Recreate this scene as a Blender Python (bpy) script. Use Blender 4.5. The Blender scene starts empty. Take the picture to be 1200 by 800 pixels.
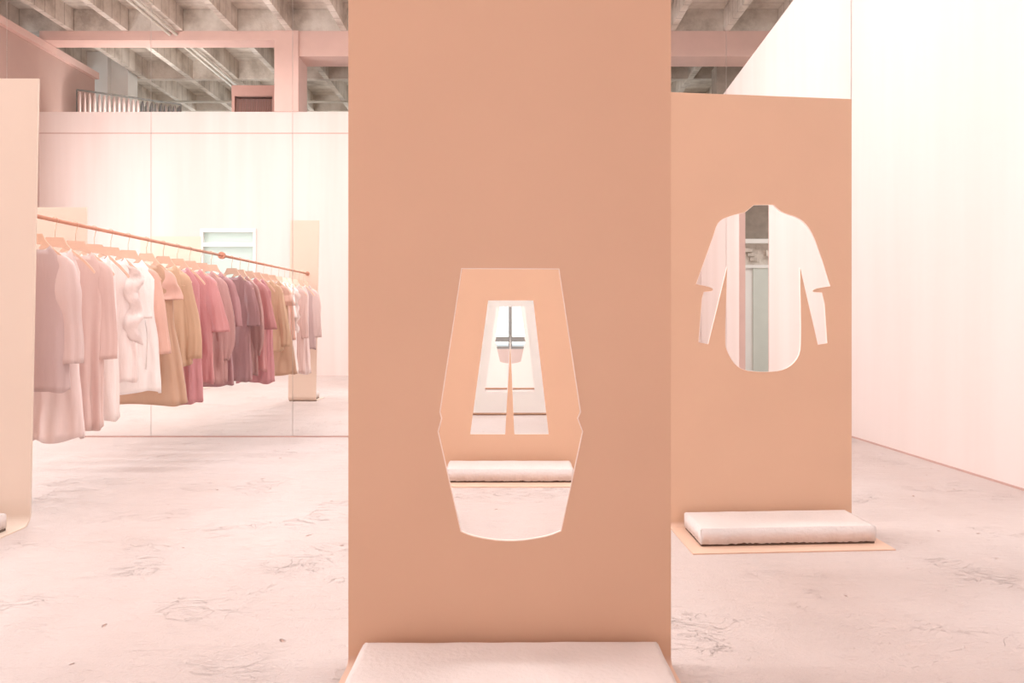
import bpy, bmesh, math, random
from mathutils import Vector, noise
random.seed(7)
C = bpy.context.scene.collection
# ---------------------------------------------------------------- camera geometry
F, CX, CY, HC = 900.0, 598.0, 371.0, 1.15      # focal length in px, principal point, eye height
D = 7.34                                        # distance of the mirrored wall
def pt(x, y, Y): return Vector(((x-CX)/F*Y, Y, HC+(CY-y)/F*Y))
def mir(Yv): return 2*D-Yv                      # a depth seen in the mirror -> where the thing stands

# ---------------------------------------------------------------- materials
def lin(c):
    return tuple(((v/255)/12.92 if v/255 <= .04045 else ((v/255+.055)/1.055)**2.4) for v in c)+(1,)
def nodes(name):
    m = bpy.data.materials.new(name); m.use_nodes = True
    nt = m.node_tree; b = nt.nodes['Principled BSDF']
    return m, nt, b
def N(nt, t, **kw):
    n = nt.nodes.new(t)
    for k, v in kw.items():
        if k in n.inputs: n.inputs[k].default_value = v
        else: setattr(n, k, v)
    return n
def mat(name, col, rough=.6, var=.04, scale=6, bump=0, bscale=60, metal=0, stretch=(1,1,1), spec=.5, sheen=0, detail=6, dist=.01):
    m, nt, b = nodes(name); L = nt.links.new
    c = lin(col)
    tc = N(nt, 'ShaderNodeTexCoord'); mp = N(nt, 'ShaderNodeMapping'); mp.inputs['Scale'].default_value = stretch
    L(tc.outputs['Object'], mp.inputs['Vector'])
    no = N(nt, 'ShaderNodeTexNoise', Scale=scale, Detail=detail); L(mp.outputs[0], no.inputs['Vector'])
    r = N(nt, 'ShaderNodeValToRGB'); L(no.outputs['Fac'], r.inputs[0])
    r.color_ramp.elements[0].position = .3; r.color_ramp.elements[1].position = .7
    r.color_ramp.elements[0].color = tuple(v*(1-var) for v in c[:3])+(1,)
    r.color_ramp.elements[1].color = tuple(min(1, v*(1+var)) for v in c[:3])+(1,)
    L(r.outputs[0], b.inputs['Base Color'])
    b.inputs['Roughness'].default_value = rough; b.inputs['Metallic'].default_value = metal
    b.inputs['Specular IOR Level'].default_value = spec
    if sheen: b.inputs['Sheen Weight'].default_value = sheen
    if bump:
        n2 = N(nt, 'ShaderNodeTexNoise', Scale=bscale, Detail=8); L(mp.outputs[0], n2.inputs['Vector'])
        bp = N(nt, 'ShaderNodeBump', Strength=bump, Distance=dist); L(n2.outputs['Fac'], bp.inputs['Height'])
        L(bp.outputs[0], b.inputs['Normal'])
    return m

def floor_mat():
    m, nt, b = nodes('painted_floor'); L = nt.links.new
    tc = N(nt, 'ShaderNodeTexCoord')
    def noi(scale, detail=6, st=(1,1,1), rot=0, dst=0, rough=.5):
        mp = N(nt, 'ShaderNodeMapping'); mp.inputs['Scale'].default_value = st; mp.inputs['Rotation'].default_value = (0,0,rot)
        L(tc.outputs['Object'], mp.inputs['Vector'])
        n = N(nt, 'ShaderNodeTexNoise', Scale=scale, Detail=detail, Distortion=dst, Roughness=rough); L(mp.outputs[0], n.inputs['Vector']); return n
    big = noi(.9, 5, (1,.6,1)); r = N(nt, 'ShaderNodeValToRGB'); L(big.outputs['Fac'], r.inputs[0])
    r.color_ramp.elements[0].position = .35; r.color_ramp.elements[1].position = .68
    r.color_ramp.elements[0].color = lin((203,186,180)); r.color_ramp.elements[1].color = lin((213,200,196))
    # small stains and chips of bare screed
    vo = N(nt, 'ShaderNodeTexVoronoi', Scale=4.2); vo.inputs['Randomness'].default_value = 1
    wv = noi(7, 2); mx = N(nt, 'ShaderNodeVectorMath', operation='ADD'); sc_ = N(nt, 'ShaderNodeVectorMath', operation='SCALE'); sc_.inputs['Scale'].default_value = .22
    L(wv.outputs['Color'], sc_.inputs[0]); L(tc.outputs['Object'], mx.inputs[0]); L(sc_.outputs[0], mx.inputs[1]); L(mx.outputs[0], vo.inputs['Vector'])
    rs = N(nt, 'ShaderNodeValToRGB'); L(vo.outputs['Distance'], rs.inputs[0])
    rs.color_ramp.elements[0].position = .03; rs.color_ramp.elements[1].position = .055
    rs.color_ramp.elements[0].color = (1,1,1,1); rs.color_ramp.elements[1].color = (0,0,0,1)
    mix = N(nt, 'ShaderNodeMix', data_type='RGBA'); L(rs.outputs[0], mix.inputs[0]); L(r.outputs[0], mix.inputs[6]); mix.inputs[7].default_value = lin((186,150,136))
    L(mix.outputs[2], b.inputs['Base Color'])
    b.inputs['Roughness'].default_value = .45; b.inputs['Specular IOR Level'].default_value = .3
    # trowelled relief: broad waves, streaks, rough patches, cracks
    def mul(a, k):
        n = N(nt, 'ShaderNodeMath', operation='MULTIPLY'); L(a, n.inputs[0])
        if isinstance(k, float): n.inputs[1].default_value = k
        else: L(k, n.inputs[1])
        return n.outputs[0]
    def add(a, c_):
        n = N(nt, 'ShaderNodeMath', operation='ADD'); L(a, n.inputs[0]); L(c_, n.inputs[1]); return n.outputs[0]
    wave = noi(2.2, 3); streak = noi(9, 5, (.35,1.6,1), .35, .6); fine = noi(70, 6, rough=.65)
    patch = noi(1.3, 3, (1,1,1), .8); rp = N(nt, 'ShaderNodeValToRGB'); L(patch.outputs['Fac'], rp.inputs[0])
    rp.color_ramp.elements[0].position = .5; rp.color_ramp.elements[1].position = .64
    rough_ = noi(26, 7, (1,1.5,1), .5, 1.0, .6)
    ck = noi(2.6, 7, (1,1,1), .2, .4, .55)
    ab = N(nt, 'ShaderNodeMath', operation='SUBTRACT'); L(ck.outputs['Fac'], ab.inputs[0]); ab.inputs[1].default_value = .5
    a2 = N(nt, 'ShaderNodeMath', operation='ABSOLUTE'); L(ab.outputs[0], a2.inputs[0])
    rc = N(nt, 'ShaderNodeValToRGB'); L(a2.outputs[0], rc.inputs[0]); rc.color_ramp.elements[0].position = 0; rc.color_ramp.elements[1].position = .006
    inv = N(nt, 'ShaderNodeMath', operation='SUBTRACT'); inv.inputs[0].default_value = 1; L(rc.outputs[0], inv.inputs[1])
    rcp = mul(mul(inv.outputs[0], -1.0), rp.outputs[0])
    rz = N(nt, 'ShaderNodeMath', operation='SUBTRACT'); L(rough_.outputs['Fac'], rz.inputs[0]); rz.inputs[1].default_value = .5
    h = add(add(add(mul(wave.outputs['Fac'], .9), mul(streak.outputs['Fac'], .35)), mul(fine.outputs['Fac'], .16)), mul(mul(rz.outputs[0], rp.outputs[0]), .28))
    # sparse trowel ridges and flaked spots
    rg = noi(17, 5, (.8,1.5,1), .7, 1.2, .5); rr = N(nt, 'ShaderNodeValToRGB'); L(rg.outputs['Fac'], rr.inputs[0])
    rr.color_ramp.elements[0].position = .63; rr.color_ramp.elements[1].position = .68
    r2 = noi(4.0, 7, (1,1.3,1), -.4, 2.0, .6); s2 = N(nt, 'ShaderNodeMath', operation='SUBTRACT'); L(r2.outputs['Fac'], s2.inputs[0]); s2.inputs[1].default_value = .5
    a3 = N(nt, 'ShaderNodeMath', operation='ABSOLUTE'); L(s2.outputs[0], a3.inputs[0]); rq = N(nt, 'ShaderNodeValToRGB'); L(a3.outputs[0], rq.inputs[0])
    rq.color_ramp.elements[0].position = 0; rq.color_ramp.elements[1].position = .010; rq.color_ramp.elements[0].color = (1,1,1,1); rq.color_ramp.elements[1].color = (0,0,0,1)
    pm = noi(1.9, 2, rot=1.1); pr = N(nt, 'ShaderNodeValToRGB'); L(pm.outputs['Fac'], pr.inputs[0]); pr.color_ramp.elements[0].position = .54; pr.color_ramp.elements[1].position = .60
    cracks = mul(rq.outputs[0], pr.outputs[0])
    h = add(add(h, mul(rs.outputs[0], -.25)), add(mul(rr.outputs[0], .05), mul(cracks, -.07)))
    bp = N(nt, 'ShaderNodeBump', Strength=1, Distance=.045); L(h, bp.inputs['Height']); L(bp.outputs[0], b.inputs['Normal'])
    return m

def wall_streak_mat(name, c1, c2, rough=.75):
    m, nt, b = nodes(name); L = nt.links.new
    tc = N(nt, 'ShaderNodeTexCoord'); mp = N(nt, 'ShaderNodeMapping'); mp.inputs['Scale'].default_value = (1,1,.06)
    L(tc.outputs['Object'], mp.inputs['Vector'])
    n = N(nt, 'ShaderNodeTexNoise', Scale=2.6, Detail=5); L(mp.outputs[0], n.inputs['Vector'])
    r = N(nt, 'ShaderNodeValToRGB'); L(n.outputs['Fac'], r.inputs[0]); r.color_ramp.elements[0].position = .36; r.color_ramp.elements[1].position = .62
    r.color_ramp.elements[0].color = lin(c1); r.color_ramp.elements[1].color = lin(c2)
    L(r.outputs[0], b.inputs['Base Color']); b.inputs['Roughness'].default_value = rough
    n2 = N(nt, 'ShaderNodeTexNoise', Scale=90, Detail=4); L(tc.outputs['Object'], n2.inputs['Vector'])
    bp = N(nt, 'ShaderNodeBump', Strength=.12, Distance=.004); L(n2.outputs['Fac'], bp.inputs['Height']); L(bp.outputs[0], b.inputs['Normal'])
    return m

def concrete_mat(name, c1, c2, c3):
    m, nt, b = nodes(name); L = nt.links.new
    tc = N(nt, 'ShaderNodeTexCoord')
    n = N(nt, 'ShaderNodeTexNoise', Scale=1.6, Detail=9, Roughness=.62); L(tc.outputs['Object'], n.inputs['Vector'])
    r = N(nt, 'ShaderNodeValToRGB'); L(n.outputs['Fac'], r.inputs[0]); r.color_ramp.elements[0].position = .34; r.color_ramp.elements[1].position = .7
    e = r.color_ramp.elements.new(.5); r.color_ramp.elements[0].color = lin(c1); e.color = lin(c2); r.color_ramp.elements[2].color = lin(c3)
    # shuttering board joints
    br = N(nt, 'ShaderNodeTexBrick', Scale=1.0); br.inputs['Mortar Size'].default_value = .012; br.inputs['Brick Width'].default_value = 1.9; br.inputs['Row Height'].default_value = .31
    br.inputs['Color1'].default_value = (1,1,1,1); br.inputs['Color2'].default_value = (.86,.86,.86,1); br.inputs['Mortar'].default_value = (.5,.47,.45,1)
    mp = N(nt, 'ShaderNodeMapping'); mp.inputs['Rotation'].default_value = (0,math.pi/2,0); L(tc.outputs['Object'], mp.inputs['Vector']); L(mp.outputs[0], br.inputs['Vector'])
    mx = N(nt, 'ShaderNodeMix', data_type='RGBA', blend_type='MULTIPLY'); mx.inputs[0].default_value = .7
    L(r.outputs[0], mx.inputs[6]); L(br.outputs['Color'], mx.inputs[7]); L(mx.outputs[2], b.inputs['Base Color'])
    b.inputs['Roughness'].default_value = .85
    n2 = N(nt, 'ShaderNodeTexNoise', Scale=18, Detail=8); L(tc.outputs['Object'], n2.inputs['Vector'])
    bp = N(nt, 'ShaderNodeBump', Strength=.5, Distance=.02); L(n2.outputs['Fac'], bp.inputs['Height']); L(bp.outputs[0], b.inputs['Normal'])
    return m

M = {}
M['floor'] = floor_mat()
M['wall'] = wall_streak_mat('cream_wall_paint', (228,212,206), (232,217,212))
M['rearwall'] = wall_streak_mat('blush_wall_paint', (221,201,195), (226,209,204))
M['pinkwall'] = mat('rose_wall_paint', (190,160,151), .8, .03, 2)
M['beam'] = mat('rose_beam_paint', (222,188,179), .75, .03, 3, .1, 40)
M['concrete'] = concrete_mat('raw_concrete', (178,166,155), (214,204,194), (236,229,221))
M['annexdark'] = mat('brown_render', (150,138,127), .85, .12, 7, .3, 20)
M['annexgrey'] = mat('grey_green_plaster', (205,210,202), .8, .03, 3)
M['white'] = mat('white_paint', (232,230,226), .6, .02, 3)
M['gap'] = mat('grey_backing_board', (236,226,220), .8, .05, 5)
M['orange'] = mat('terracotta_powder_coat', (224,187,160), .48, .018, 2.2, .12, 420, spec=.4, dist=.002)
M['orange_deep'] = mat('terracotta_powder_coat_soft', (225,186,158), .5, .018, 2.2, .12, 420, spec=.35, dist=.002)
M['peach'] = mat('peach_sheet_tone', (226,208,193), .42, .015, 2, .1, 420, dist=.002)  # front tone of the plain panels, paler than the terracotta sheets
M['back'] = mat('ivory_back_tone', (250,247,243), .5, .015, 2)  # backs of the cut-out sheets, paler than their fronts
M['backpeach'] = mat('light_peach_back_tone', (232,208,191), .45, .015, 2)  # back tone of the plain panels
M['rim'] = mat('lit_edge_tone', (250,232,222), .35, .02, 9)  # pale colour carries the light caught by the cut edges
M['plinth'] = mat('cast_pink_plaster', (224,213,209), .8, .04, 4, .6, 55, dist=.008)
M['shadow'] = mat('gap_shadow_tone', (104,86,76), .9, .2, 60, .6, 200)
M['plate'] = mat('base_plate_tone', (224,188,166), .5, .02, 3)  # one even tone for the base plates of the terracotta panels
M['rod'] = mat('copper_pink_paint', (212,152,128), .4, .03, 8)
M['hanger'] = mat('peach_lacquer', (236,200,178), .4, .03, 9)
M['wire'] = mat('brass_wire', (226,190,165), .3, .02, 9, metal=.6)
M['steel'] = mat('grey_steel', (120,118,114), .5, .06, 9)
M['frame'] = mat('grey_window_frame', (150,152,150), .5, .04, 9)
M['trim'] = mat('rose_trim', (196,160,150), .6, .03, 9)
M['tag'] = mat('woven_label', (236,234,232), .7, .02, 30)
M['cabinet'] = mat('mauve_cabinet_paint', (190,150,140), .7, .04, 5)
mm, nt, b = nodes('mirror_silvering'); b.inputs['Metallic'].default_value = 1; b.inputs['Roughness'].default_value = 0; b.inputs['Base Color'].default_value = (.97,.975,.965,1); M['mirror'] = mm
mm, nt, b = nodes('window_glass'); b.inputs['Transmission Weight'].default_value = 1; b.inputs['Roughness'].default_value = 0; b.inputs['IOR'].default_value = 1.05; M['glass'] = mm
mm, nt, b = nodes('frosted_glass'); tr = nt.nodes.new('ShaderNodeBsdfTranslucent'); tr.inputs[0].default_value = lin((238,246,242)); df = nt.nodes.new('ShaderNodeBsdfDiffuse'); df.inputs[0].default_value = lin((226,238,234))
mx_ = nt.nodes.new('ShaderNodeMixShader'); mx_.inputs[0].default_value = .45; nt.links.new(tr.outputs[0], mx_.inputs[1]); nt.links.new(df.outputs[0], mx_.inputs[2]); nt.links.new(mx_.outputs[0], nt.nodes['Material Output'].inputs[0]); M['frost'] = mm
def fabric(name, col, satin=0):
    return mat(name, col, .36 if satin else .8, .05, 3.5, .7 if satin else .5, 15 if satin else 11, sheen=0 if satin else .25, spec=.6 if satin else .3, dist=.02 if satin else .014, stretch=(1,1,.28))

# ---------------------------------------------------------------- mesh helpers
def link(name, bm, mats, parent=None, smooth=False):
    bmesh.ops.recalc_face_normals(bm, faces=bm.faces)
    me = bpy.data.meshes.new(name); bm.to_mesh(me); bm.free()
    for m in (mats if isinstance(mats, (list, tuple)) else [mats]): me.materials.append(m)
    if smooth:
        for p in me.polygons: p.use_smooth = True
    o = bpy.data.objects.new(name, me); C.objects.link(o)
    if parent: o.parent = parent
    return o
def empty(name, loc=(0,0,0), label=None, cat=None, group=None, rz=0):
    o = bpy.data.objects.new(name, None); C.objects.link(o); o.location = loc; o.rotation_euler = (0,0,rz)
    return tag(o, label, cat, group)
def tag(o, label=None, cat=None, group=None, kind=None):
    if label: o['label'] = label
    if cat: o['category'] = cat
    if group: o['group'] = group
    if kind: o['kind'] = kind
    return o
def struct(o, label=None): o['kind'] = 'structure'; return o
def box(bm, x0, x1, y0, y1, z0, z1, mi=0):
    v = [bm.verts.new((x, y, z)) for z in (z0, z1) for y in (y0, y1) for x in (x0, x1)]
    for f in ((0,1,3,2),(4,6,7,5),(0,4,5,1),(2,3,7,6),(0,2,6,4),(1,5,7,3)):
        bm.faces.new([v[i] for i in f]).material_index = mi
    return v
def hexa(bm, pts):   # 4 bottom (ccw) + 4 top points
    v = [bm.verts.new(p) for p in pts]
    for f in ((3,2,1,0),(4,5,6,7),(0,1,5,4),(1,2,6,5),(2,3,7,6),(3,0,4,7)): bm.faces.new([v[i] for i in f])
    return v
def tube(bm, path, r, n=10, cap=True):
    rings = []
    for i, p in enumerate(path):
        p = Vector(p); a = Vector(path[max(0, i-1)]); c = Vector(path[min(len(path)-1, i+1)]); d = (c-a).normalized()
        u = d.cross(Vector((0,0,1)));
        if u.length < .05: u = d.cross(Vector((0,1,0)))
        u.normalize(); w = d.cross(u)
        rings.append([bm.verts.new(p+u*r*math.cos(2*math.pi*k/n)+w*r*math.sin(2*math.pi*k/n)) for k in range(n)])
    for a, c in zip(rings, rings[1:]):
        for k in range(n): bm.faces.new((a[k], a[(k+1)%n], c[(k+1)%n], c[k]))
    if cap: bm.faces.new(rings[0][::-1]); bm.faces.new(rings[-1])
def bevel(o, w=.005, s=2):
    m = o.modifiers.new('bevel', 'BEVEL'); m.width = w; m.segments = s; m.limit_method = 'ANGLE'; return o

# ---------------------------------------------------------------- the setting
bm = bmesh.new(); box(bm, -14, 14, -14, D+.12, -.2, 0); struct(link('floor', bm, M['floor']))
# wall behind the mirrors
bm = bmesh.new(); box(bm, -9.3, 10, D+.012, D+.2, 0, 7.149); struct(link('wall_mirror_side', bm, M['gap']))
bm = bmesh.new(); box(bm, -8.8, 3.255, D-.008, D+.012, 0, .012); struct(link('trim_1', bm, M['trim']))
# right wall, a little out of square, with a doorway beyond the frame
def XR(Y): return 3.262+.0611*(D-Y)
def wallseg(bm, ya, yb, z0, z1, t=.085):
    hexa(bm, [(XR(ya), ya, z0), (XR(ya)+t, ya, z0), (XR(yb)+t, yb, z0), (XR(yb), yb, z0), (XR(ya), ya, z1), (XR(ya)+t, ya, z1), (XR(yb)+t, yb, z1), (XR(yb), yb, z1)])
DR0, DR1 = mir(11.87), mir(10.2)
ZW = 4.92
bm = bmesh.new()
wallseg(bm, -.30, DR0, 0, ZW); wallseg(bm, DR1, D+.011, 0, ZW); wallseg(bm, DR0, DR1, 3.9, ZW)
struct(link('wall_right', bm, M['wall']))
bm = bmesh.new()
for ya, yb in ((-.3, DR0), (DR1, D-.012)):
    hexa(bm, [(XR(ya)-.008, ya, 0), (XR(ya), ya, 0), (XR(yb), yb, 0), (XR(yb)-.008, yb, 0), (XR(ya)-.008, ya, .014), (XR(ya), ya, .014), (XR(yb), yb, .014), (XR(yb)-.008, yb, .014)])
struct(link('baseboard_right', bm, M['trim']))
# rose reveal lining of the doorway
bm = bmesh.new(); box(bm, XR(DR0)-.004, XR(DR0)+.09, DR0, DR0+.012, 0, 3.9); box(bm, XR(DR1)-.004, XR(DR1)+.09, DR1-.012, DR1, 0, 3.9)
struct(link('door_1', bm, M['beam']))
# rear partition (behind the camera, seen in the mirror)
YP = mir(15.0); ZP = HC+(CY-131)/F*15
def XV(px, Yv=15.0): return (px-CX)/F*Yv
holes = [(XV(235), XV(300), 0, 2.87), (-.75, .75, .52, 3.1)]
bm = bmesh.new(); y0, y1 = YP-.14, YP
xs = [-9.2, holes[0][0], holes[0][1], holes[1][0], holes[1][1], XR(YP)+.0]
box(bm, xs[0], xs[1], y0, y1, 0, ZP); box(bm, xs[1], xs[2], y0, y1, 2.87, ZP); box(bm, xs[2], xs[3], y0, y1, 0, ZP)
box(bm, xs[3], xs[4], y0, y1, 3.1, ZP); box(bm, xs[3], xs[4], y0, y1, 0, .52); box(bm, xs[4], xs[5]+.3, y0, y1, 0, ZP)
struct(link('wall_rear', bm, M['rearwall']))
bm = bmesh.new(); box(bm, -9.2, XR(YP), y1, y1+.008, 4.725, 4.74); struct(link('trim_2', bm, M['trim']))
# glazed doorway
t = struct(empty('door_2', (0,0,0))); a, c = holes[0][:2]
bm = bmesh.new()
box(bm, a, a+.05, y0, y1+.02, 0, 2.87); box(bm, c-.05, c, y0, y1+.02, 0, 2.87); box(bm, a+.05, c-.05, y0, y1+.018, 2.80, 2.87); box(bm, a+.05, c-.05, y0, y1+.018, 2.52, 2.60)
tag(link('door_frame', bm, M['white'], t))
bm = bmesh.new(); box(bm, a+.05, c-.05, y0+.06, y0+.066, 0.02, 2.8); link('pane', bm, M['frost'], t)
# window behind the photographer's place
t = struct(empty('window_1'))
bm = bmesh.new(); a, c, z0, z1 = holes[1]
for bx in ((a, a+.05, z0, z1), (c-.05, c, z0, z1), (a+.05, c-.05, z0, z0+.05), (a+.05, c-.05, z1-.05, z1), (-.035, .035, .76, z1-.05), (-.035, .035, z0+.05, .66), (a+.05, c-.05, .66, .76)): box(bm, bx[0], bx[1], y0+.03, y1-.03, bx[2], bx[3])
link('window_frame', bm, M['frame'], t)
bm = bmesh.new(); box(bm, a+.05, c-.05, y0+.06, y0+.066, z0+.05, z1-.05); link('pane', bm, M['glass'], t)
# left wall with its tall window
bm = bmesh.new(); xl = -9.2
WY0, WY1, WZ0, WZ1 = 1.2, 6.8, .5, 4.9
Yend = mir(17.0)
box(bm, xl-.15, xl, Yend, WY0, 0, 6.54); box(bm, xl-.15, xl, WY1, D+.2, 0, 6.54); box(bm, xl-.15, xl, WY0, WY1, 0, WZ0); box(bm, xl-.15, xl, WY0, WY1, WZ1, 6.54)
struct(link('wall_left', bm, M['pinkwall']))
bm = bmesh.new(); box(bm, xl-.01, xl+.1, Yend, D, 6.40, 6.54); struct(link('trim_3', bm, M['beam']))
t = struct(empty('window_2'))
bm = bmesh.new()
for k in range(5):
    y = WY0+(WY1-WY0)*k/4; box(bm, xl-.1, xl-.04, y-.03, y+.03, WZ0, WZ1)
for z in (WZ0+.03, 2.6, WZ1-.03): box(bm, xl-.095, xl-.045, WY0, WY1, z-.03, z+.03)
link('window_frame', bm, M['white'], t)
# far wall behind the partition, mostly glazing
YF = -9.0
bm = bmesh.new()
box(bm, -13, 13, YF-.2, YF, 0, .15); box(bm, -13, 13, YF-.2, YF, 3.9, 4.6); box(bm, -13, 13, YF-.2, YF, 6.3, 7.149)
struct(link('wall_far', bm, M['white']))
t = struct(empty('window_3'))
bm = bmesh.new()
for k in range(14): box(bm, -13+2*k-.04, -13+2*k+.04, YF-.1, YF-.04, .15, 6.3)
link('window_frame', bm, M['frame'], t)
# white column and return beyond the left wall
bm = bmesh.new(); Yc = mir(17.4); box(bm, XV(100,17.4), XV(126,17.4), Yc-.4, Yc, 4.3, 7.149); box(bm, XV(126,17.4), XV(146,17.4), Yc-.6, Yc-.15, 4.3, 7.149)
struct(link('trim_4', bm, M['white']))
# mezzanine slab
bm = bmesh.new(); box(bm, -13, 13, YF, YP-.16, 4.1, 4.3); struct(link('floor_mezzanine', bm, M['concrete']))
# ceiling: ribbed concrete slab cast in one
bm = bmesh.new(); ZB, ZS = 6.73, 7.15
box(bm, -14, 14, YF-.2, D+.2, ZS, ZS+.2)
for k in range(-9, 20):
    x = -5.38+1.067*k
    if -13.8 < x < 13.8: box(bm, x-.06, x+.06, YF-.1, D+.1, ZB, ZS+.01)
YBm = YP
for y in (D-.2, 3.9, YBm+.05, YBm-3.1, YBm-5.9): box(bm, -14, 14, y-.55 if y == YBm+.05 else y-.07, y-.06 if y == YBm+.05 else y+.07, ZB+.001, ZS+.01)
struct(link('ceiling', bm, M['concrete']))
# rose beams and column above the partition
b0 = YBm
bm = bmesh.new(); xa = XV(321.9); box(bm, -9.2, xa, b0-.42, b0, 6.55, 6.729); struct(link('trim_5', bm, M['beam']))
bm = bmesh.new(); box(bm, XV(322), XV(350), b0-.62, b0+.03, ZP+.001, 6.729); struct(link('trim_6', bm, M['beam']))
bm = bmesh.new(); box(bm, XV(350.1), 9, b0-.62, b0, HC+(CY-66)/F*15, 6.729); struct(link('trim_7', bm, M['beam']))
# outer shell of the neighbouring hall on the other side of the right wall
bm = bmesh.new(); box(bm, 13.8, 14, YF, D+.2, 0, 7); struct(link('wall_outer', bm, M['annexgrey']))
ya = mir(16.0); z = lambda y: HC+(CY-y)/F*16
bm = bmesh.new(); box(bm, 4.3, 8, ya-.4, ya, z(283), 6.4); struct(link('trim_8', bm, M['annexdark']))
bm = bmesh.new(); box(bm, 4.3, 8, ya-.3, ya+.05, z(285), z(280)); box(bm, 4.3, 8, ya-.3, ya+.05, z(314), z(310.5)); struct(link('trim_9', bm, M['white']))
bm = bmesh.new(); box(bm, 4.3, 8, ya-.35, ya-.12, z(311), z(284))
for k in range(26):
    x = random.uniform(4.6, 5.9); zz = random.uniform(z(308), z(287)); s = random.uniform(.03, .12)
    box(bm, x, x+s*1.6, ya-.13, ya-.12+s*.6, zz, zz+s*.7)
struct(link('trim_10', bm, M['concrete']))
bm = bmesh.new(); box(bm, 4.3, XV(882,16), ya-.3, ya, 0, z(313)); struct(link('wall_annex_pale', bm, M['white']))
bm = bmesh.new(); box(bm, XV(882,16), 8, ya-.3, ya+.03, 0, z(313)); struct(link('wall_annex', bm, M['annexgrey']))

# ---------------------------------------------------------------- mirror sheets
seams = [-160, 8, 177, 343, 512, 681, 851, 997.6]
lab = ['tall mirror sheet at the left end of the mirrored wall, behind the left peach panel',
       'tall mirror sheet behind the first pale garments of the clothes rail',
       'tall mirror sheet where the rose clothes rail ends, reflecting the bright doorway',
       'tall mirror sheet reflecting the end of the clothes rail, beside the large terracotta panel',
       'tall mirror sheet behind the left half of the trouser cut-out panel',
       'tall mirror sheet behind the right half of the trouser cut-out panel',
       'narrow mirror sheet in the corner against the cream wall']
seam_list = list(zip(seams, seams[1:]))
labs = [lab[0], lab[1], lab[2], lab[3], 'tall mirror sheet behind the trouser cut-out, directly right of the rail reflection sheet',
        'tall mirror sheet showing the ribbed ceiling above the shirt cut-out panel', lab[6]]
labs[4] = 'tall mirror sheet reflecting white light through the trouser cut-out'
for (p0, p1), lb in zip(seam_list, labs):
    bm = bmesh.new(); k = F/D
    box(bm, (p0-CX)/k+.002, (p1-CX)/k-.002, D, D+.01, .013, 5.3)
    for f in bm.faces: f.material_index = 0
    o = link('mirror_sheet', bm, M['mirror']); tag(o, lb, 'mirror', 'mirror sheets covering the end wall')

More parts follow.
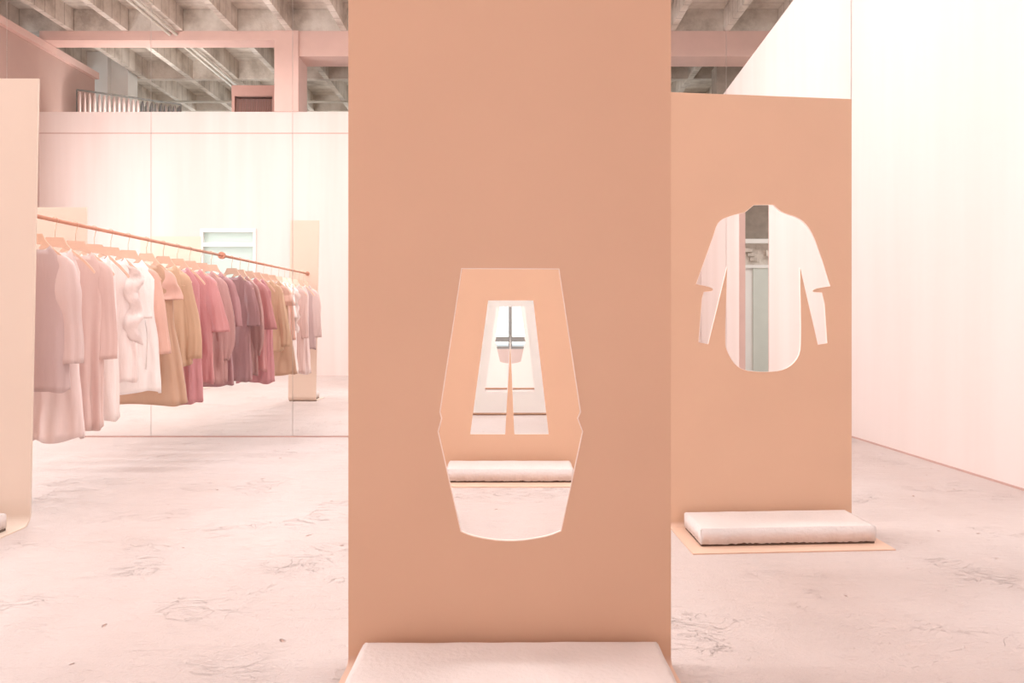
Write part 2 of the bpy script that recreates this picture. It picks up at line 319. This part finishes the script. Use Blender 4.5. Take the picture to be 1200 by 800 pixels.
# ---------------------------------------------------------------- folded metal panels
def panel(BL, BR, FL, FR, zL, zR, hole, mats, label, r=.03, th=.014, shear=0, name='display_panel', edging=None, tL=None, tR=None):
    """BL/BR: foot of the upright sheet, FL/FR: front corners of the base plate; hole: outline in world (u, z) from pixels"""
    BL, BR, FL, FR = [Vector((p[0], p[1], 0)) for p in (BL, BR, FL, FR)]
    root = empty(name, (BL+BR)/2, label, 'panel', 'freestanding folded metal panels')
    off = root.location.copy()
    ux = (BR-BL).normalized(); W = (BR-BL).length; nrm = Vector((ux.y, -ux.x, 0))     # towards the camera
    tL = tL or 0; tR = tR or 0
    def P(u, z_, d=0): return BL+ux*u+Vector((0,0,z_))+nrm*d-off
    bm = bmesh.new()
    outer = [(0, r), (W, r), (W+tR, zR), (0+tL, zL)]
    loops = [outer]+([hole(BL, ux, nrm)] if hole else [])
    def ring(pts, d): return [bm.verts.new(P(u, z_, d)) for u, z_ in pts]
    fr = [ring(l, 0) for l in loops]
    ed = []
    for l in fr: ed += [bm.edges.new((l[i], l[(i+1)%len(l)])) for i in range(len(l))]
    res = bmesh.ops.triangle_fill(bm, use_beauty=True, edges=ed, normal=nrm)
    ff = [g for g in res['geom'] if isinstance(g, bmesh.types.BMFace)]
    for f in ff: f.material_index = 0
    bk = {}
    for l in fr:
        for v in l: bk[v] = bm.verts.new(v.co-nrm*th)
    for f in ff: bm.faces.new([bk[v] for v in reversed(f.verts[:])]).material_index = 1
    for li, l in enumerate(fr):
        for i in range(len(l)):
            a_, c_ = l[i], l[(i+1)%len(l)]
            bm.faces.new((a_, c_, bk[c_], bk[a_])).material_index = 2 if li else 0
    o = link('sheet', bm, mats, root)
    if hole and edging:
        bm = bmesh.new(); hp = loops[1]; n = len(hp)
        cu = sum(p[0] for p in hp)/n; cz = sum(p[1] for p in hp)/n
        def inset(p, k): return p
        # thin added lip round the opening, its pale colour standing for lit edges
        path = [P(u, z_, .0005) for u, z_ in hp]
        A = []; 
        for i in range(n):
            a_, c_, e_ = path[i-1], path[i], path[(i+1)%n]
            d1 = (c_-a_).normalized(); d2 = (e_-c_).normalized(); t_ = (d1+d2).normalized(); q = t_.cross(nrm).normalized()*edging/2
            A.append([bm.verts.new(c_+q+nrm*.001), bm.verts.new(c_-q+nrm*.001), bm.verts.new(c_-q-nrm*.004), bm.verts.new(c_+q-nrm*.004)])
        for i in range(n):
            a_, c_ = A[i], A[(i+1)%n]
            for k in range(4): bm.faces.new((a_[k], a_[(k+1)%4], c_[(k+1)%4], c_[k]))
        tag(link('lit_edge_strip', bm, M['rim'], root), 'pale lip added for the lit edge of the cut-out')
    # base plate with the bend
    bm = bmesh.new(); prof = []
    for k in range(9):
        a_ = math.pi/2*k/8; prof.append((r*(1-math.cos(a_)), r*(1-math.sin(a_))))   # (forward fraction, z)
    rows = []
    pt_ = .006
    for s, (d, z_) in enumerate(prof): rows.append([BL+nrm*d+Vector((0,0,z_)), BR+nrm*d+Vector((0,0,z_))])
    rows.append([FL, FR])
    top = [[bm.verts.new(p+Vector((0,0,pt_*(i/ (len(rows)-1)) if i < 9 else pt_))-off+ (nrm*0)) for p in rr] for i, rr in enumerate(rows)]
    bot = []
    for i, rr in enumerate(rows):
        k = min(1, i/8); dv = -nrm*th*(1-k)
        bot.append([bm.verts.new(Vector((p.x+dv.x, p.y+dv.y, max(0, p.z-.002*k)))-off) for p in rr])
    for i in range(len(rows)-1):
        bm.faces.new((top[i][0], top[i][1], top[i+1][1], top[i+1][0])).material_index = 0
        bm.faces.new((bot[i][1], bot[i][0], bot[i+1][0], bot[i+1][1])).material_index = 1
        for s in (0, 1): bm.faces.new((top[i][s], top[i+1][s], bot[i+1][s], bot[i][s])).material_index = 0
    bm.faces.new((top[-1][0], top[-1][1], bot[-1][1], bot[-1][0])); bm.faces.new((top[0][1], top[0][0], bot[0][0], bot[0][1]))
    link('base_plate', bm, mats if mats[0] == M['peach'] else [M['plate'], mats[0]], root)
    return root
def px_hole(pts):
    def f(BL, ux, nrm):
        out = []
        cam = Vector((0,0,HC))
        for x, y in pts:
            d = Vector(((x-CX)/F, 1, (CY-y)/F)); t_ = (BL-cam).dot(nrm)/d.dot(nrm); w = cam+d*t_
            out.append(((w-BL).dot(ux), w.z))
        return out
    return f
def smooth_px(pts, rounds=2):      # Chaikin on the points flagged soft
    for _ in range(rounds):
        out = []
        n = len(pts)
        for i, p in enumerate(pts):
            if len(p) > 2 and p[2]:
                a_, c_ = pts[i-1], pts[(i+1)%n]
                out.append((p[0]*.75+a_[0]*.25, p[1]*.75+a_[1]*.25, 1)); out.append((p[0]*.75+c_[0]*.25, p[1]*.75+c_[1]*.25, 1))
            else: out.append(p)
        pts = out
    return [(p[0], p[1]) for p in pts]
def Z4(x, y): return (790+x/3.478, 220+y/3.478)
def z4(l): return [(*Z4(p[0], p[1]), *(p[2:])) for p in l]
jump = smooth_px([(541,314.5),(655,315),(680.3,482.5),(677,490),(682.8,505.5),(657.5,622),(640,629,1),(597,635,1),(556,629,1),(540,622.5),(513.4,505.5),(517.5,490),(515.5,482.5)])
trous = [(572,352),(625,352),(643,508.5),(602.7,508.5),(598,403),(592,508.5),(551,508.5)]
shirt = smooth_px(z4([(288,100),(322,72),(330,70),(400,69),(408,71),(437,100,1),(512,122,1),(553,165,1),(575,215),(605,300),(636,401),
   (570,411,1),(562,425,1),(602,426),(613,470),(624,633),(586,639),(513,325),(518,615,1),(512,690,1),(455,744,1),(362,752,1),(262,742,1),(212,665,1),(207,615,1),(216,322),
   (139,637),(99,629),(113,450),(121,424),(160,421,1),(156,406,1),(89,392),(130,278),(158,200),(178,135,1),(235,112,1)]))
o3 = [M['orange'], M['back'], M['rim']]
panel((-.535,2.537), (.531,2.537), (-.545,2.06), (.545,2.06), 2.42, 2.42, px_hole(jump), o3,
      'large terracotta metal panel in front with a dress-shaped cut-out', edging=.0035)
panel((-.552,5.70), (.552,5.70), (-.55,5.17), (.55,5.17), 2.42, 2.42, px_hole(trous), [M['orange_deep'], M['back'], M['rim']],
      'terracotta metal panel with a trouser-shaped cut-out, behind the large front panel')
panel((.868,4.19), (1.889,4.25), (.882,3.71), (1.897,3.78), 2.375, 2.354, px_hole(shirt), o3,
      'terracotta metal panel with a shirt-shaped cut-out beside the cream wall', edging=.002)
panel((-3.02,4.224), (-2.643,4.224), (-3.02,3.75), (-2.645,3.75), 2.46, 2.46, None, [M['peach'], M['backpeach'], M['rim']],
      'plain pale peach metal panel holding the near end of the clothes rail', r=.06, tL=.03, tR=.047)
# two more that only the mirror shows
y_ = mir(8.9); panel((-5.87,y_), (-4.9,y_), (-5.87,y_-.5), (-4.9,y_-.5), HC+128/F*8.9, HC+128/F*8.9, None, [M['peach'], M['backpeach'], M['rim']], 'plain peach panel reflected behind the hangers nearest the left peach panel')
y_ = mir(12.1); panel((-5.82,y_), (-4.87,y_), (-5.82,y_-.5), (-4.87,y_-.5), HC+94/F*12.1, HC+94/F*12.1, None, [M['peach'], M['backpeach'], M['rim']], 'plain peach panel reflected beside the bright doorway')

# ---------------------------------------------------------------- cast plinths
def plinth(BL, BR, FR, FL, h, label, seed=0):
    z0 = .014
    P4 = [Vector((p[0], p[1], 0)) for p in (FL, FR, BR, BL)]
    ctr = sum(P4, Vector())/4
    root = empty('plinth', (ctr.x, ctr.y, 0), label, 'plinth', 'plaster slabs standing on the base plates')
    bm = bmesh.new()
    hexa(bm, [p-ctr+Vector((0,0,z0)) for p in P4]+[p-ctr+Vector((0,0,h)) for p in P4])
    bmesh.ops.bevel(bm, geom=bm.edges[:], offset=.005, segments=2, affect='EDGES')
    bmesh.ops.subdivide_edges(bm, edges=[e for e in bm.edges if e.calc_length() > .2], cuts=60, use_grid_fill=True)
    for v in bm.verts:
        q = v.co*9+Vector((seed*7,0,0)); v.co += Vector((noise.noise(q)*.0022, noise.noise(q+Vector((5,0,0)))*.0022, noise.noise(q+Vector((0,5,0)))*.002))
        if v.co.z < z0+.012: v.co.z += abs(noise.noise(v.co*60+Vector((seed,0,0))))*.012
    link('slab', bm, M['plinth'], root, True)
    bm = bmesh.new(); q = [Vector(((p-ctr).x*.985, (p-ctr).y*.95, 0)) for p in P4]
    hexa(bm, [p+Vector((0,0,.0062)) for p in q]+[p+Vector((0,0,z0+.004)) for p in q]); tag(link('shadow_pad', bm, M['shadow'], root), 'dark felt layer added under the slab')  # dark pad added where only shade fills the gap under the slab
plinth((-.475,2.49), (.479,2.50), (.485,2.13), (-.482,2.12), .095, 'pink plaster plinth at the foot of the large front panel', 1)
plinth((.939,4.150), (1.833,4.205), (1.848,3.876), (.946,3.819), .095, 'pink plaster plinth at the foot of the shirt cut-out panel', 2)
plinth((-.445,5.62), (.437,5.62), (.437,5.30), (-.445,5.30), .098, 'pink plaster plinth at the foot of the trouser cut-out panel', 3)
plinth((-3.0,4.12), (-2.70,4.12), (-2.70,3.82), (-3.0,3.82), .098, 'pink plaster plinth at the foot of the left peach panel', 4)

# ---------------------------------------------------------------- rail
XRD, ZRD = -2.757, 1.735
root = empty('clothes_rail', (XRD, 4.23, ZRD), 'thin rose metal clothes rail running from the peach panel to the mirror', 'clothes rail')
bm = bmesh.new(); tube(bm, [(0,0,0), (0, D-4.23-.002, 0)], .0125, 16); link('rod', bm, M['rod'], root, True)
bm = bmesh.new(); tube(bm, [(0, D-4.23-.016, 0), (0, D-4.23-.003, 0)], .034, 24); link('flange', bm, M['rod'], root)
bm = bmesh.new(); tube(bm, [(0, .001, 0), (0, .012, 0)], .03, 24); link('flange', bm, M['rod'], root)

# hangers: a flat board with trapezoid neck and sloping arms, wire hook
def hanger_mesh():
    half = [(.222,-.205), (.205,-.180), (.165,-.135), (.13,-.103), (.09,-.070), (.066,-.040), (.048,0)]
    top = [(-x, z_) for x, z_ in half]+half[::-1]
    hb = [(.216,-.216), (.195,-.190), (.155,-.146), (.12,-.114), (.08,-.080), (.04,-.062), (0,-.057)]
    bot = hb+[(-x, z_) for x, z_ in hb[:-1]][::-1]
    pts = top+bot; bm = bmesh.new()
    v = [bm.verts.new((x, -.006, z_)) for x, z_ in pts]; f = bm.faces.new(v)
    r_ = bmesh.ops.extrude_face_region(bm, geom=[f])
    for g in r_['geom']:
        if isinstance(g, bmesh.types.BMVert): g.co.y += .012
    bmesh.ops.recalc_face_normals(bm, faces=bm.faces)
    bmesh.ops.triangulate(bm, faces=[f for f in bm.faces if len(f.verts) > 4])
    return bm
def hanger(Y, yaw, label, dx=0):
    nz = ZRD-.105
    root = empty('clothes_hanger', (XRD, Y, nz), label, 'hanger', 'peach hangers on the rose rail', math.radians(yaw))
    link('shoulder_bar', hanger_mesh(), M['hanger'], root)
    bm = bmesh.new(); h = ZRD-nz
    path = [(0,0,-.01), (0,0,.045), (.004,0,.058)]+[(.0185*math.cos(a_), 0, h+.0185*math.sin(a_)) for a_ in [math.radians(d) for d in (-60,-30,0,30,60,90,120,150,180,205)]]
    tube(bm, path, .0022, 6); link('hook', bm, M['wire'], root, True)
    return nz

# garments: cloth shells hung on the hanger arms, folds deepening towards the hem
def shell(w_of, d_of, z_top, z_hem, folds, amp, ph, levels=26, seg=72, neck=.075, dropf=.14, cx_of=lambda t: 0, hemwave=.012, square=2.6):
    bm = bmesh.new(); rings = []
    for i in range(levels+1):
        t = i/levels
        if i <= 5:     # shoulder slope
            q = i/5; neckdip = .6*(1-q)*(1-q); w = neck+(w_of(0)-neck)*q**.9; zz = z_top-dropf*q; d = .022+(d_of(0)-.022)*q; a = 0.0
        else:
            q = (i-5)/(levels-5); w = w_of(q); d = d_of(q); zz = z_top-dropf+(z_hem-(z_top-dropf))*q; a = amp*q**.7
        ring = []
        for k in range(seg):
            th = 2*math.pi*k/seg; c_, s_ = math.cos(th), math.sin(th)
            x = w*math.copysign(abs(c_)**(2/square), c_); y = d*math.copysign(abs(s_)**(2/square), s_)
            f = math.sin(folds*th+ph+1.2*math.sin(2*th+ph))*.6+math.sin((folds*1.7)*th+ph*2.3)*.25
            nn = noise.noise(Vector((c_*1.3+ph, s_*1.3, zz*3.0)))
            k2 = a*1.25*(f*(.5+.5*q)+nn*.9+.35*noise.noise(Vector((c_*3+ph, s_*3, zz*7)))) if i > 5 else 0
            x += c_*k2*.35; y += s_*k2+(.004*nn)
            z2 = zz+(hemwave*math.sin(3*th+ph) if i == levels else 0)
            if i == 0: z2 -= .060*s_*s_*(1 if s_ < 0 else .85)
            ring.append(bm.verts.new((x+cx_of(t), y, z2)))
        rings.append(ring)
    for a_, b_ in zip(rings, rings[1:]):
        for k in range(seg): bm.faces.new((a_[k], a_[(k+1)%seg], b_[(k+1)%seg], b_[k]))
    return bm
def sleeve(sx, sz, L_, r0, r1, out, ph, gather=False, fwd=0, fl=.5, elbow=0):
    bm = bmesh.new(); rings = []; n = 22; seg = 28; g_ = math.copysign(1, sx)
    for i in range(n+1):
        t = i/n
        if t < .25:                       # turn over the shoulder
            a = t/.25*math.pi/2*.93; px_ = sx-g_*.075+g_*.07*math.sin(a); pz = sz-.06+.06*math.cos(a); tx, tz = g_*math.cos(a), -math.sin(a)
        else:
            q = (t-.25)/.75; px_ = sx-g_*.005+g_*out*math.sin(q*math.pi/2); pz = sz-.06-(L_-.06)*q; tx, tz = g_*.04, -1
        l_ = math.hypot(tx, tz); nx, nz_ = -tz/l_, tx/l_
        r = r0+(r1-r0)*t+elbow*math.exp(-((t-.42)/.14)**2)
        if t < .25: r = r*(.75+t)
        if gather: r += .035*math.sin(min(1, max(0, (t-.2)/.75))*math.pi); r = r if t < .88 else r*(1-(t-.88)*3.2)
        ring = []
        for k in range(seg):
            th = 2*math.pi*k/seg; w = 1+(.20*math.sin(3*th+ph)+.14*math.sin(7*th-ph))*t
            c_ = r*w*math.cos(th)+.006*math.sin(8*t+ph)*t
            ring.append(bm.verts.new((px_+nx*c_, r*fl*w*math.sin(th)+.006*math.sin(9*t+ph), pz+nz_*c_+(.010*math.sin(5*t*3+th) if .45 < t < .9 else 0)*.5)))
        rings.append(ring)
    for a_, b_ in zip(rings, rings[1:]):
        for k in range(seg): bm.faces.new((a_[k], a_[(k+1)%seg], b_[(k+1)%seg], b_[k]))
    return bm
def solid(o, t=.0025):
    m = o.modifiers.new('thickness', 'SOLIDIFY'); m.thickness = t; m.offset = 0
def garment(kind, Y, yaw, col, w0, w1, hem, label, hlabel, satin=0, slv=None, folds=7, amp=.02, d0=.035, d1=.06, mid=None, neck=.088, dx=0, extra=None, tagged=False, wmid=None, top=.062, drop=.142, elbow=0):
    nz = hanger(Y, yaw, hlabel)
    a = math.radians(yaw)
    root = empty(kind, (XRD+dx*math.cos(a), Y+dx*math.sin(a), 0), label, kind.replace('_', ' '), 'garments hanging on the rose rail', a)
    m = fabric(kind+'_cloth', col, satin); ph = random.uniform(0, 6)
    wf = (lambda q: w0+(w1-w0)*q) if wmid is None else (lambda q: w0+(wmid-w0)*(q/.35) if q < .35 else wmid+(w1-wmid)*((q-.35)/.65))
    o = link('body', shell(wf, lambda q: d0+(d1-d0)*q, nz-.004-top, hem, folds, amp, ph, neck=neck, dropf=drop), m, root, True); solid(o)
    if slv:
        L_, r0, r1, out, g = slv[:5]; sc = slv[5] if len(slv) > 5 else col
        ms = m if sc is col else fabric('sleeve_cloth', sc, satin)
        for s in (-1, 1):
            o = link('sleeve', sleeve(s*(w0-.012), nz-top-drop+.05, L_, r0, r1, out, ph+s, g, elbow=elbow), ms, root, True); solid(o)
            if sc is not col: o['label'] = 'paler sleeve'
    if extra: extra(root, m, nz)
    if tagged:
        bm = bmesh.new(); box(bm, -.022, .022, -.012, -.010, nz-.105, nz-.08); tag(link('neck_label', bm, M['tag'], root), 'white woven neck label')
    return root
def ruffle(root, m, nz):
    bm = bmesh.new()
    rows = []
    for i in range(22):
        t = i/21; z_ = nz-.12-.52*t
        rows.append([bm.verts.new((.075+.02*math.sin(t*14)+k*.022, -.062-.014*math.sin(t*26+k)-.01*k, z_-.01*k)) for k in range(5)])
    for a_, b_ in zip(rows, rows[1:]):
        for k in range(4): bm.faces.new((a_[k], a_[k+1], b_[k+1], b_[k]))
    o = link('ruffle', bm, m, root, True); solid(o)
def yoke(root, m, nz):
    bm = bmesh.new(); tube(bm, [(x, -.045-.003*math.cos(x*9), nz-.235) for x in [-.18+.36*k/12 for k in range(13)]], .0022, 6); link('seam', bm, m, root, True)
def belt(root, m, nz):
    bm = bmesh.new(); tube(bm, [(.10, -.06, nz-.50), (.12, -.075, nz-.62), (.11, -.07, nz-.86)], .006, 8); link('tie', bm, m, root, True)
H = lambda s: 'peach hanger carrying the '+s
garment('coat', 4.44, 12, (202,178,176), .185, .18, .72, 'dusty mauve wide-sleeved coat hanging nearest the left peach panel', H('dusty mauve coat'), slv=(.60,.055,.052,.03,False,(222,199,195)), amp=.018, folds=5, wmid=.18, elbow=.018)  # sleeves in a lighter copy of the coat colour, as if lit
garment('dress', 4.65, 14, (232,212,208), .135, .155, .41, 'pale pink flared long dress showing below the mauve coat', H('pale pink flared long dress'), amp=.034, folds=5, d1=.07, wmid=.125)
garment('dress', 4.87, 32, (220,190,183), .175, .155, .435, 'nude pink long dress with straight sleeves, next after the mauve coat', H('nude pink long dress'), slv=(.60,.052,.056,.012,False), amp=.026, folds=8, wmid=.15)
garment('dress', 5.09, 46, (246,234,230), .13, .155, .46, 'cream pink satin slip dress between nude dress and ruffled blouse', H('cream pink slip dress'), satin=1, amp=.026, folds=5, d1=.05, neck=.08)
garment('blouse', 5.30, 46, (248,234,230), .165, .17, .70, 'pale pink satin blouse with a long ruffle', H('ruffled pale pink blouse'), satin=1, extra=ruffle, amp=.026, folds=9, slv=(.34,.05,.095,.02,False))
garment('tunic', 5.54, 32, (252,244,241), .185, .21, .60, 'white pink satin tunic with flat salmon sleeves', H('white pink satin tunic'), satin=1, slv=(.60,.042,.062,.05,False,(226,182,166)), amp=.030, folds=7, extra=belt)
garment('dress', 5.82, 4, (196,160,136), .185, .30, .49, 'brown A-line dress with a white neck label, first of the tan clothes', H('brown A-line dress'), slv=(.20,.045,.085,.012,False,(216,174,160)), amp=.032, folds=6, tagged=True, wmid=.20, d1=.10)
garment('tunic', 6.10, 5, (210,176,148), .19, .225, .765, 'golden tan long-sleeved tunic with a chest seam beside the brown dress', H('golden tan tunic'), slv=(.66,.045,.055,.065,False), amp=.024, folds=6, extra=yoke, wmid=.19)
garment('dress', 6.36, 8, (202,140,144), .17, .20, .44, 'rose satin long dress hanging behind the golden tan tunic', H('rose satin long dress'), satin=1, amp=.034, folds=8, d1=.08, neck=.08)
garment('blouse', 6.60, 10, (206,144,144), .18, .20, .58, 'rose pink loose blouse with straight half sleeves', H('rose pink loose blouse'), satin=1, slv=(.46,.05,.085,.06,False), amp=.034, folds=7)
garment('dress', 6.85, 18, (188,144,140), .18, .21, .56, 'deep mauve satin dress with gathered long sleeves near the mirror', H('deep mauve satin dress'), satin=1, slv=(.72,.05,.06,.03,True), amp=.038, folds=7, tagged=True)
garment('dress', 7.08, 4, (176,130,132), .18, .20, .52, 'dark plum satin dress hanging last, against the mirror', H('dark plum satin dress'), satin=1, slv=(.42,.055,.08,.04,False), amp=.034, folds=7)

# ---------------------------------------------------------------- things on the mezzanine, seen in the mirror
ra = Vector(((90-CX)/F*15.8, mir(15.8), HC+(CY-105)/F*15.8)); rb = Vector(((212-CX)/F*16.9, mir(16.9), ra.z))
root = empty('garment_rack', ((ra.x+rb.x)/2, (ra.y+rb.y)/2, 4.3), 'thin grey steel garment rack up on the mezzanine', 'clothes rack'); off = root.location
bm = bmesh.new(); tube(bm, [ra-off, rb-off], .018, 8); link('rail', bm, M['steel'], root)
for p in (ra, rb):
    bm = bmesh.new(); tube(bm, [Vector((p.x, p.y, 4.3))-off, p-off], .016, 8); link('post', bm, M['steel'], root)
dirv = (rb-ra).normalized(); yaw = math.atan2(dirv.y, dirv.x)+math.pi/2
cols = [(214,192,186), (205,180,174), (220,200,194)]
for i in range(22):
    p = ra+(rb-ra)*((i+.5)/22)
    dark = i > 12
    c_ = (92,84,80) if dark and i%2 else ((128,112,104) if dark else cols[i%3])
    L_ = .55 if dark else 1.0
    bm = shell(lambda q: .17+.05*q, lambda q: .025+.008*q, 0, -L_, 5, .006, i*1.3, levels=12, seg=24)
    if i == 0: smats = {}
    key = c_
    if key not in smats: smats[key] = fabric('stored_cloth', c_)
    o = link('stored_garment', bm, smats[key], None, True); o.location = (p.x, p.y, p.z-.05); o.rotation_euler = (0,0,yaw)
    tag(o, 'dark garment on the right part of the mezzanine rack' if dark else 'pale pink gown on the left part of the mezzanine rack', 'garment', 'dark clothes on the mezzanine rack' if dark else 'pale gowns on the mezzanine rack')
# cabinet with pleated curtain
root = empty('curtained_cabinet', (XV(297,16), mir(16)-.4, 4.3), 'mauve painted cabinet with pleated curtain up beside the rose column', 'cabinet')
w = (XV(324,16)-XV(273,16))/2; ht = HC+(CY-100)/F*16-4.3
bm = bmesh.new(); box(bm, -w, -w+.06, -.4, .4, 0, ht-.22); box(bm, w-.06, w, -.4, .4, 0, ht-.22); box(bm, -w, w, -.41, .41, ht-.22, ht+.001); box(bm, -w+.06, w-.06, -.4, -.36, 0, ht-.22); link('carcass', bm, M['cabinet'], root)
bm = bmesh.new(); prev = None
for k in range(91):
    x = -w+.07+(2*w-.14)*k/90; yy = .33+.025*math.sin(k*1.15)
    cur = [bm.verts.new((x, yy, .05)), bm.verts.new((x, yy, ht-.26))]
    if prev: bm.faces.new((prev[0], cur[0], cur[1], prev[1]))
    prev = cur
o = link('curtain', bm, fabric('curtain_cloth', (178,142,134)), root, True); solid(o)
# conduits under the ribs
def conduit(p0, p1, r, label, g='conduits under the ribbed ceiling'):
    bm = bmesh.new(); tube(bm, [p0, p1], r, 10); o = link('conduit', bm, M['pipe'], None, True); tag(o, label, 'pipe', g); return o
M['pipe'] = mat('painted_conduit', (206,200,190), .5, .03, 8)
zc = 6.66
def vat(px, Yv, z_): return Vector(((px-CX)/F*Yv, mir(Yv), z_))
conduit((-6.65, 5.0, zc), (-6.65, YF+.3, zc), .03, 'long pale conduit below the ceiling, left of its pair')
conduit((-6.52, 5.0, zc), (-6.52, YF+.3, zc), .03, 'long pale conduit below the ceiling, right of its pair')
conduit((-3.45, b0-.8, zc-.1), (-3.45, YF+.3, zc-.1), .035, 'pale conduit behind the rose column')
conduit((-9, mir(19.4), zc-.08), (-1.5, mir(19.4), zc-.08), .03, 'pale conduit crossing the ribs above the mezzanine')

# ---------------------------------------------------------------- lights
def area(name, loc, rot, sx, sy, power, col=(1,1,1)):
    l = bpy.data.lights.new(name, 'AREA'); l.shape = 'RECTANGLE'; l.size = sx; l.size_y = sy; l.energy = power; l.color = col
    o = bpy.data.objects.new(name, l); C.objects.link(o); o.location = loc; o.rotation_euler = rot; return o
R = math.radians
area('window_daylight', (xl-.3, (WY0+WY1)/2, (WZ0+WZ1)/2), (0, R(-90), 0), WZ1-WZ0, WY1-WY0, 950, (.98,.98,1))
area('far_window_daylight', (0, YF-.3, 2.1), (R(90), 0, 0), 20, 3.6, 1500, (1,1,.98))
area('far_upper_daylight', (-2, YF-.3, 5.4), (R(90), 0, 0), 20, 1.6, 1100, (1,1,.98))
area('annex_fill', (8, 2, 6.4), (0, 0, 0), 5, 6, 1200, (1,1,1))  # unseen light added to brighten the neighbouring hall; the slab above is closed
# unseen fill lamps, added above the display floor to brighten it
i = 0
for (x, y) in ((-5.6,6.2), (-2.6,6.2), (.4,6.2), (-5.6,3.0), (-2.6,3.0), (.4,3.0)):
    i += 1
    where = {(-5.6,6.2): 'nearest the left window and the mirror', (-2.6,6.2): 'over the clothes rail', (.4,6.2): 'over the trouser cut-out panel', (-5.6,3.0): 'near the left window, second row', (-2.6,3.0): 'in the middle of the second row', (.4,3.0): 'over the large front panel'}[(x, y)]
    root = empty('fill_lamp', (x, y, 6.4), 'added unseen white fill lamp '+where, 'lamp', 'added unseen fill lamps')
    bm = bmesh.new(); box(bm, -1.2, 1.2, -.4, .4, .03, .08); box(bm, -1.22, 1.22, -.42, -.4, 0, .08); box(bm, -1.22, 1.22, .4, .42, 0, .08); link('lamp_housing', bm, M['white'], root)
    for s in (-1, 1):
        bm = bmesh.new(); tube(bm, [(s, 0, .08), (s, 0, .305)], .008, 6); link('suspension_rod', bm, M['steel'], root)
    area('fill_light', (x, y, 6.4), (0,0,0), 2.3, .7, 340 if (x, y) == (.4,6.2) else 195, (.985,.98,1))  # added fill, stronger over the trouser panel to whiten its back
    area('fill_uplight', (x, y, 6.49), (R(180),0,0), 2.3, .7, 105, (1,.98,.98))  # added upward fill that lifts the concrete ceiling
area('mezzanine_fill', (-7.4, YP-.45, 4.6), (R(-115), 0, 0), 2.4, .4, 220, (1,.99,.97))  # hidden light added behind the partition to brighten the white column
wd = bpy.data.worlds.new('sky'); bpy.context.scene.world = wd; wd.use_nodes = True
bg = wd.node_tree.nodes['Background']; bg.inputs[0].default_value = (.93,.97,1,1); bg.inputs[1].default_value = 3.0

# ---------------------------------------------------------------- camera
cd = bpy.data.cameras.new('camera'); co = bpy.data.objects.new('camera', cd); C.objects.link(co)
co.location = (0,0,HC); co.rotation_euler = (R(90),0,0); cd.sensor_width = 36; cd.lens = 36*F/1200
cd.shift_x = (600-CX)/1200; cd.shift_y = -(400-CY)/1200; cd.clip_end = 200; cd.clip_start = .02
sc = bpy.context.scene; sc.camera = co
sc.view_settings.view_transform = 'Standard'; sc.view_settings.look = 'None'; sc.view_settings.gamma = 1; sc.view_settings.exposure = -1.42
try: sc.view_settings.use_curve_mapping = False
except Exception: pass
sc.cycles.max_bounces = 14; sc.cycles.diffuse_bounces = 6; sc.cycles.glossy_bounces = 8; sc.cycles.transparent_max_bounces = 12
